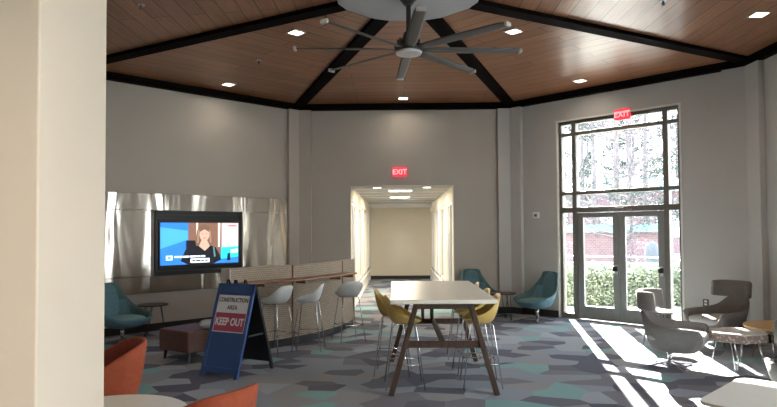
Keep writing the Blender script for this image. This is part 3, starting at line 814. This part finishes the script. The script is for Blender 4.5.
for i in range(nn):
    for a, b in ((i*(nn+1), (i+1)*(nn+1)), (i*(nn+1)+nn, (i+1)*(nn+1)+nn), (i, i+1), (nn*(nn+1)+i, nn*(nn+1)+i+1)): mb.face((a, b, K+b, K+a))
o = mb.build('cushion', M['cushion'], None, smooth=True); place(o, (-2.70, -4.56, .472), .35)
tag(o, 'pale grey cushion lying on the brown ottoman, left of the sign', 'cushion')

# ------------------------------------------------------------------ tall table and stools
t = empty('high_table', (.315, -5.30, 0), math.radians(.4), 'tall rectangular table with cream top and dark A-frame legs', 'table')
MB().box((-.56, -1.22, .955), (.56, 1.22, 1.0)).build('tabletop', M['table_white'], t, bevel=.006)
mb = MB()
for x in (-.27, .27): mb.box((x-.03, -1.16, .915), (x+.03, 1.0, .955))
for y in (-1.16, .50): mb.box((-.30, y-.03, .90), (.30, y+.03, .95))
mb.build('apron', M['walnut'], t)
for y in (-1.16, .50):
    for sx in (-1, 1): MB().obox((sx*.285, y, .95), (sx*.555, y, 0), .055, .08, up=(0, 1, 0)).build('leg', M['walnut'], t, bevel=.004)
    MB().obox((-.41, y, .53), (.41, y, .53), .045, .07).build('crossbar', M['walnut'], t, bevel=.004)
MB().obox((.0, -1.16, .53), (0, .50, .53), .045, .06).build('stretcher', M['walnut'], t, bevel=.004)
MB().obox((-.02, .50, .53), (-.02, .50, .92), .045, .05, up=(0, 1, 0)).build('post', M['walnut'], t)
MB().obox((-.14, .50, .53), (-.14, .50, .92), .04, .04, up=(0, 1, 0)).build('post', M['walnut'], t)

STOOL_RIM = mirror([(.205, 0, .735), (.19, .13, .745), (.10, .205, .79), (-.04, .215, .84), (-.15, .20, .94), (-.215, .13, 1.03), (-.235, 0, 1.045)])
def stool(loc, rz, label, m, group, cat='bar stool', low=False):
    t = empty('bar_stool', loc, rz, label, cat, group)
    rim = [(x*.93, y*.93, .735+(z-.735)*(.72 if low else .90)) for x, y, z in STOOL_RIM]
    bowl(rim, (.0, 0), .70, ex=.55, ez=2.2, rows=9).build('seat_shell', M[m], t, smooth=True, solid=.012, soff=0)
    tops = []
    for sx, sy in ((1, 1), (1, -1), (-1, -1), (-1, 1)):
        MB().tube([(sx*.03, sy*.10, .697), (sx*.10, sy*.115, .70), (sx*.125, sy*.125, .68), (sx*.21, sy*.205, .006)], .0075, 8).build('leg', M['chrome'], t, smooth=True)
        k = (.68-.27)/.674; tops.append((sx*(.125+.085*k), sy*(.125+.08*k), .27))
    MB().tube(tops, .0065, 7, closed=True).build('footrest', M['chrome'], t, smooth=True)
    return t
ws = stool((-1.90, -4.17, 0), math.radians(150), 'white bar stool nearest the folding sign', 'white_shell', 'white stools along the curved counter', low=True)
dup(ws, (-1.46, -3.98, 0), math.radians(178), 'middle white bar stool at the curved counter', )
dup(ws, (-.93, -3.32, 0), math.radians(115), 'white bar stool at the corridor end of the curved counter')
ys_ = stool((-.09, -6.10, 0), math.radians(3), 'mustard yellow stool at the near left of the tall table', 'yellow_shell', 'yellow stools around the tall table')
dup(ys_, (-.22, -5.50, 0), math.radians(-4), 'mustard yellow stool at the far left of the tall table')
dup(ys_, (.76, -6.06, 0), math.radians(180), 'mustard yellow stool at the near right of the tall table')
dup(ys_, (.74, -5.45, 0), math.radians(184), 'middle mustard yellow stool on the right of the tall table')
dup(ys_, (.73, -4.53, 0), math.radians(178), 'mustard yellow stool farthest back on the right of the tall table')

# ------------------------------------------------------------------ curved upholstered counter wall
ctrl = [(-2.53, -4.48), (-2.27, -4.06), (-1.87, -3.62), (-1.50, -3.08), (-1.22, -2.45), (-1.03, -1.65)]
def spline(P, n):
    out = []
    for i in range(len(P)-1):
        p0 = Vector(P[max(i-1, 0)]); p1 = Vector(P[i]); p2 = Vector(P[i+1]); p3 = Vector(P[min(i+2, len(P)-1)])
        for k in range(n):
            t = k/n; out.append(.5*((2*p1)+(p2-p0)*t+(2*p0-5*p1+4*p2-p3)*t*t+(3*p1-p0-3*p2+p3)*t**3))
    return out+[Vector(P[-1])]
path = spline(ctrl, 8)
def ribbon(mb, pts, o0, o1, z0, z1, mi=0):
    """solid strip following the path between offsets o0 and o1 (positive = towards the stools)"""
    k = len(mb.v); N = len(pts)
    for i, p in enumerate(pts):
        d = (pts[min(i+1, N-1)]-pts[max(i-1, 0)]).normalized(); nrm = Vector((d.y, -d.x))
        for o_, z in ((o0, z0), (o1, z0), (o1, z1), (o0, z1)): q = p+nrm*o_; mb.v.append((q.x, q.y, z))
    for i in range(N-1):
        for j in range(4): mb.face((k+i*4+j, k+i*4+(j+1) % 4, k+(i+1)*4+(j+1) % 4, k+(i+1)*4+j), mi)
    mb.face([k+3, k+2, k+1, k], mi); mb.face([k+(N-1)*4+j for j in range(4)], mi)
    return mb
t = empty('counter_partition', (0, 0, 0), 0, 'curved waist-high partition in tan woven fabric behind the white stools', 'partition')
def ribbon_part(name, i0, i1, o0, o1, z0, z1, m, bevel=0):
    o = ribbon(MB(), path[i0:i1+1], o0, o1, z0, z1).build(name, m, t, bevel=bevel)
    me = o.data; uvl = me.uv_layers.new(name='UVMap')
    acc = [0]
    for a, b in zip(path, path[1:]): acc.append(acc[-1]+(b-a).length)
    for l in me.loops:
        co = me.vertices[l.vertex_index].co
        q = min(range(len(path)), key=lambda i: (path[i]-co.xy).length); uvl.data[l.index].uv = (acc[q], co.z+ (0 if abs(co.z-z0) < 1e-3 else 0))
    return o
NP = len(path)-1
for i0, i1 in ((0, 17), (17, 33), (33, NP)):
    ribbon_part('fabric_panel', i0, i1, -.08, .08, .12, 1.215, M['weave'])
for i in (17, 33):
    d = (path[i+1]-path[i-1]).normalized(); p = path[i]; nrm = Vector((d.y, -d.x)); q = p+nrm*.082
    MB().box((q.x-.012, q.y-.012, .12), (q.x+.012, q.y+.012, 1.216)).build('seam_strip', M['ledge_wood'], t)
ribbon_part('toe_kick', 0, NP, -.05, .05, 0, .12, M['base'])
for i, dd in ((0, -1), (NP, 1)):
    d = (path[min(i+1, NP)]-path[max(i-1, 0)]).normalized(); nrm = Vector((d.y, -d.x)); p = path[i]+d*dd*.002
    mb = MB(); mb.obox((p.x-nrm.x*.083, p.y-nrm.y*.083, .67), (p.x+nrm.x*.083, p.y+nrm.y*.083, .67), .03, 1.09)
    mb.build('end_panel', M['pad'], t, bevel=.01)
o = ribbon(MB(), path[2:35], .08, .31, .985, 1.015).build('counter_ledge', M['ledge_wood'], t, bevel=.004)
for i in (8, 18, 28, 33):
    d = (path[min(i+1, NP)]-path[i-1]).normalized(); nrm = Vector((d.y, -d.x)); p = path[i]
    MB().obox((p.x+nrm.x*.08, p.y+nrm.y*.08, .96), (p.x+nrm.x*.28, p.y+nrm.y*.28, .96), .02, .05).build('bracket', M['ledge_wood'], t)

# ------------------------------------------------------------------ folding sign
F1 = Vector((-2.535, -5.555, 0)); F2 = Vector((-2.025, -5.80, 0)); mid = (F1+F2)/2
rzs = math.atan2(F2.y-F1.y, F2.x-F1.x)
t = empty('folding_sign', mid, rzs, 'blue folding floor sign reading construction area keep out', 'sign')
Hs, Ds = 1.08, .68; lean = math.atan2(Ds/2, Hs); Ls = math.hypot(Hs, Ds/2)
# front leaf built upright in its own plane, then leaned back
fr = MB(); w2 = .285
fr.box((-w2, -.018, .05), (-w2+.045, .018, Ls)); fr.box((w2-.045, -.018, .05), (w2, .018, Ls)); fr.box((-w2, -.018, Ls-.13), (w2, .018, Ls)); fr.box((-w2, -.018, .05), (w2, .018, .12))
fr.box((-w2, -.02, 0), (-w2+.05, .02, .06)); fr.box((w2-.05, -.02, 0), (w2, .02, .06))
o = fr.build('front_frame', M['sign_blue'], t, bevel=.006); o.rotation_euler = (-lean, 0, 0)
pnl = MB().box((-w2+.04, -.008, .11), (w2-.04, .006, Ls-.12)).build('front_panel', M['sign_blue'], t); pnl.rotation_euler = (-lean, 0, 0)
zt = Ls-.145; zm = Ls-.36; zb2 = Ls-.60
a = MB().box((-w2+.045, -.0105, zm), (w2-.045, -.008, zt)).build('white_sheet', M['sign_white'], pnl)
b = MB().box((-w2+.045, -.0105, zb2), (w2-.045, -.008, zm)).build('white_sheet', M['sign_white'], pnl)
MB().box((-w2+.055, -.0115, zb2+.012), (w2-.055, -.0104, zm-.004)).build('red_band', M['sign_red'], pnl)
text('lettering', 'CONSTRUCTION', .072, M['sign_ink'], pnl, (0, -.0125, zt-.062), sx=.80, bold=.0012)
text('lettering', 'AREA', .075, M['sign_ink'], pnl, (0, -.0125, zt-.155), sx=.85, bold=.0012)
text('lettering', 'KEEP OUT', .125, M['sign_white'], pnl, (0, -.0135, (zb2+zm)/2+.004), sx=.76, bold=.004)
bk = MB()
bk.box((-w2, -.018, 0), (-w2+.04, .018, Ls)); bk.box((w2-.04, -.018, 0), (w2, .018, Ls)); bk.box((-w2, -.012, .10), (w2, .012, Ls))
o = bk.build('back_leaf', M['sign_side'], t, bevel=.004); o.location = (0, Ds, 0); o.rotation_euler = (lean, 0, 0)
mb = MB()
for x in (-w2+.01, w2-.01): mb.obox((x, Ds*.30, .47), (x, Ds*.70, .47), .012, .02)
mb.build('spreader', M['sign_side'], t)
for x in (-.14, -.02, .13):
    mb = MB(); mb.tube([(x-.03, Ds/2, Hs-.03), (x-.012, Ds/2-.01, Hs+.045), (x+.012, Ds/2-.01, Hs+.045), (x+.03, Ds/2, Hs-.03)], .012, 8); mb.build('clip', M['black'], t, smooth=True)

# ------------------------------------------------------------------ outside
mb = MB(); mb.prism([(2.45, .05), (5.75, -3.25), (5.75, -30), (80, -30), (80, 80), (-60, 80), (-60, 9.9), (1.4, 9.9), (1.4, .3)], -.14, -.02)
o = mb.build('ground', M['patio']); struct(o)
o = MB().box((-60, -30, -.14), (-5.9, 9.9, -.02)).build('ground', M['patio']); struct(o)
struct(MB().box((-5.9, .4, -.14), (-1.45, 9.9, -.021)).build('ground', M['patio']))
def leafy(name, pts_fn, n, size, m, parent=None, seed=1):
    rnd = random.Random(seed); v = []; f = []
    for i in range(n):
        p = Vector(pts_fn(rnd)); a = Vector((rnd.gauss(0, 1), rnd.gauss(0, 1), rnd.gauss(0, 1))).normalized()
        b = a.orthogonal().normalized(); s_ = size*rnd.uniform(.6, 1.4); k = len(v)
        v += [tuple(p-a*s_), tuple(p+b*s_*.5), tuple(p+a*s_), tuple(p-b*s_*.5)]; f.append((k, k+1, k+2, k+3))
    me = bpy.data.meshes.new(name); me.from_pydata(v, [], f); me.materials.append(m)
    o = bpy.data.objects.new(name, me); COL.objects.link(o); o.parent = parent; return o
hed = empty('hedge', (6.0, 1.45, -.02), math.radians(-4), 'clipped green hedge outside the glass doors', 'hedge')
def hedge_pt(r):
    x = r.uniform(-2.9, 3.6); q = r.random()
    if q < .7: return (x, -.40+.06*r.gauss(0, 1), r.uniform(0, .88))
    if q < .95: return (x, r.uniform(-.42, .42), .88+.035*r.gauss(0, 1))
    return (x, r.uniform(-.4, .4), r.uniform(.1, .9))
leafy('foliage', hedge_pt, 15000, .042, M['hedge'], hed, 3)
MB().box((-2.8, -.28, .02), (3.5, .30, .74)).build('inner_growth', M['hedge'], hed, bevel=.05)
t = empty('handrail', (6.6, 2.9, -.02), 0, 'pale metal handrail running behind the hedge', 'railing')
mb = MB(); mb.tube([(-2.6, 0, 1.08), (3.2, 0, .96)], .022); mb.tube([(-2.6, 0, .92), (3.2, 0, .80)], .018); mb.build('rails', M['rail'], t)
for x in (-2.5, -.6, 1.3, 3.1): MB().tube([(x, 0, 0), (x, 0, 1.08-.12*(x+2.6)/5.8)], .022).build('post', M['rail'], t)
t = empty('utility_pedestal', (6.85, 4.0, -.02), 0, 'dark grey round-topped utility pedestal behind the hedge', 'utility box')
mb = MB(); mb.lathe([(.20, 0), (.20, 1.15), (.18, 1.28), (.12, 1.37), (.04, 1.40)], 20); mb.build('body', M['green_gray'], t, smooth=True)
MB().lathe([(.205, .5), (.205, .53)], 20).build('band', M['rail'], t)
t = empty('brick_outbuilding', (8.4, 14, -.02), math.radians(-8), 'low brick outbuilding with pale cyan roof edge, seen through the doors', 'building')
MB().box((-2.6, 0, 0), (3.2, 3, 1.65)).build('wall', M['brick_far'], t); MB().box((-2.8, -.25, 1.65), (3.4, 3.2, 1.98)).build('roof', M['cyan_roof'], t)
t = empty('brick_building', (19, 33, -.02), math.radians(-12), 'far brick building with a long pale cyan roof behind the trees', 'building')
MB().box((-14, 0, 0), (16, 9, 4.6)).build('wall', M['brick_far'], t)
mb = MB(); k = len(mb.v); mb.v += [(-15, -1, 4.6), (17, -1, 4.6), (17, 3.5, 6.0), (-15, 3.5, 6.0), (-15, 10, 4.6), (17, 10, 4.6)]
for f in ((0, 1, 2, 3), (3, 2, 5, 4), (0, 3, 4), (1, 5, 2), (0, 4, 5, 1)): mb.face([k+i for i in f])
mb.build('roof', M['cyan_roof'], t)
for x in (-11, -7, -3, 1, 5, 9, 13): MB().box((x-.8, -.04, 1.2), (x+.8, .02, 3.2)).build('window_bay', M['rail'], t)
for i, (x, y, h, rr, l) in enumerate([(4.9, 6.2, 1.45, .75, 'round twiggy winter shrub behind the left door pane'), (7.7, 6.9, 1.5, .7, 'round twiggy winter shrub behind the right door pane'), (10.4, 8.4, 2.0, .9, 'larger twiggy winter shrub at the right side of the entrance')]):
    t = empty('bare_shrub', (x, y, -.02), 0, l, 'shrub', 'winter shrubs outside')
    def fn(r, h=h, rr=rr):
        while 1:
            a, b, c_ = r.uniform(-1, 1), r.uniform(-1, 1), r.uniform(-1, 1)
            if a*a+b*b+c_*c_ < 1: return (a*rr, b*rr, h*.55+c_*h*.45)
    leafy('foliage', fn, 1500, .035, M['pink_bush'], t, 20+i)
    mb = MB(); rn = random.Random(i)
    for _ in range(14):
        a = rn.uniform(0, 6.3); mb.tube([(0, 0, 0), (math.cos(a)*rr*.5, math.sin(a)*rr*.5, h*.5), (math.cos(a)*rr*.8, math.sin(a)*rr*.8, h*.85)], [.02, .012, .006], 5)
    mb.build('stem', M['bark'], t)
TREES = [(7.7, 9.0, 11, .13, 1), (13.4, 17.6, 12, .15, 0), (9.9, 18.6, 12, .15, 1), (17.0, 22.5, 12, .18, 1), (13.3, 22.8, 13, .17, 0), (12.2, 11.6, 11, .15, 1),
         (12.0, 27.5, 13, .18, 1), (16.3, 27.5, 14, .2, 0), (20.5, 27, 13, .2, 1), (9.2, 11.6, 10, .07, 0),
         (23, 47, 15, .25, 1), (27, 46.5, 13, .25, 1), (31, 49, 16, .25, 1), (19.5, 50, 14, .25, 1), (35, 47, 14, .25, 1), (25, 53, 17, .25, 1)]
words = ['leftmost tall pine seen through the entrance glass', 'slim bare tree left of centre through the entrance glass', 'pine standing behind the leftmost pine', 'thick pine right of centre through the entrance glass', 'bare tree deep behind the door centre', 'pine at the right side of the entrance glass',
         'distant pine at the left of the window view', 'distant bare tree in the middle of the window view', 'distant pine at the far right of the window view', 'thin bare tree nearest the entrance',
         'pine in the woods behind the far roof, second from the left', 'pine in the woods behind the far roof, in the middle', 'pine in the woods behind the far roof, right of the middle', 'leftmost pine in the woods behind the far roof', 'rightmost pine in the woods behind the far roof', 'tallest pine at the back of the woods']
for i, (x, y, h, r0, ev) in enumerate(TREES):
    t = empty('pine_tree' if ev else 'bare_tree', (x, y, -.02), 0, words[i], 'tree', 'trees outside the entrance')
    rn = random.Random(50+i); mb = MB()
    mb.tube([(0, 0, 0), (rn.uniform(-.1, .1), 0, h*.4), (rn.uniform(-.2, .2), 0, h)], [r0, r0*.75, r0*.25], 9); mb.build('trunk', M['bark'], t, smooth=True)
    mb = MB(); tips = []
    for _ in range(40 if ev else 34):
        z = rn.uniform(.12, .96)*h; a = rn.uniform(0, 2*PI); L = (1-z/h)*2.2+rn.uniform(.6, 1.2)*(1.6 if y > 40 else 1)
        p1 = Vector((math.cos(a)*L*.55, math.sin(a)*L*.55, z+L*.12)); p2 = Vector((math.cos(a)*L, math.sin(a)*L, z+L*.32))
        mb.tube([(0, 0, z), p1, p2], [.035, .022, .008], 5); tips += [p1, p2, (p1+p2)/2]
        for _ in range(3):
            q = p1.lerp(p2, rn.random()); e = q+Vector((rn.uniform(-.4, .4), rn.uniform(-.4, .4), rn.uniform(-.1, .45))); mb.tube([q, e], [.010, .004], 4); tips.append(e)
    mb.build('branches', M['bark'], t)
    leafy('foliage', lambda r: r.choice(tips)+Vector((r.gauss(0, .17), r.gauss(0, .17), r.gauss(0, .14))), (5200 if y < 40 else 3000) if ev else 2600, (.065 if y < 40 else .16) if ev else .05, M['needles'] if ev else M['twigs'], t, 70+i)

# ------------------------------------------------------------------ sun and sky
wd = bpy.data.worlds.new('sky'); bpy.context.scene.world = wd; wd.use_nodes = True; n = wd.node_tree; bg = n.nodes['Background']
tc = n.nodes.new('ShaderNodeTexCoord'); sp = n.nodes.new('ShaderNodeSeparateXYZ'); n.links.new(tc.outputs['Generated'], sp.inputs[0])
crr = n.nodes.new('ShaderNodeValToRGB'); crr.color_ramp.elements[0].position = 0; crr.color_ramp.elements[0].color = (.95, .97, 1, 1)
crr.color_ramp.elements[1].position = .8; crr.color_ramp.elements[1].color = (.60, .76, 1, 1)
n.links.new(sp.outputs['Z'], crr.inputs[0]); n.links.new(crr.outputs[0], bg.inputs[0]); bg.inputs[1].default_value = 2.6
sl = bpy.data.lights.new('sun', 'SUN'); sl.energy = 25; sl.angle = math.radians(.55); sl.color = (1, .93, .84)
so = bpy.data.objects.new('sun', sl); COL.objects.link(so)
el = math.radians(27.1); d = Vector((.17, 1, 0)).normalized()*math.cos(el)+Vector((0, 0, math.sin(el)))
so.rotation_euler = d.to_track_quat('Z', 'Y').to_euler(); so.location = (10, 30, 20)

# ------------------------------------------------------------------ camera
sc = bpy.context.scene
F, PITCH, ROLL, YAW, D_, CX, SY, EYE = 609.84, .0297, -.0066, -.0148, 12.906, .1516, 10.13, 1.712
cd = bpy.data.cameras.new('camera'); cd.sensor_fit = 'HORIZONTAL'; cd.sensor_width = 36; cd.lens = F/777*36; cd.shift_y = SY/777; cd.clip_start = .05; cd.clip_end = 300
co = bpy.data.objects.new('camera', cd); COL.objects.link(co); sc.camera = co
fw = Vector((math.sin(YAW), math.cos(YAW)*math.cos(PITCH), math.sin(PITCH))); fw = Vector((math.cos(-YAW)*0-math.sin(-YAW)*math.cos(PITCH), math.cos(YAW)*math.cos(PITCH), math.sin(PITCH))).normalized()
rt = fw.cross(Vector((0, 0, 1))).normalized(); up = rt.cross(fw)
r2 = rt*math.cos(ROLL)+up*math.sin(ROLL); u2 = -rt*math.sin(ROLL)+up*math.cos(ROLL)
mw = Matrix((r2, u2, -fw)).transposed().to_4x4(); mw.translation = Vector((-CX, -D_, EYE)); co.matrix_world = mw
vs = sc.view_settings; vs.view_transform = 'Standard'; vs.look = 'None'; vs.gamma = 1; vs.use_curve_mapping = False; vs.exposure = 2.25
sc.cycles.use_denoising = True; sc.cycles.max_bounces = 10; sc.cycles.diffuse_bounces = 6; sc.cycles.transparent_max_bounces = 24; sc.cycles.sample_clamp_indirect = 6
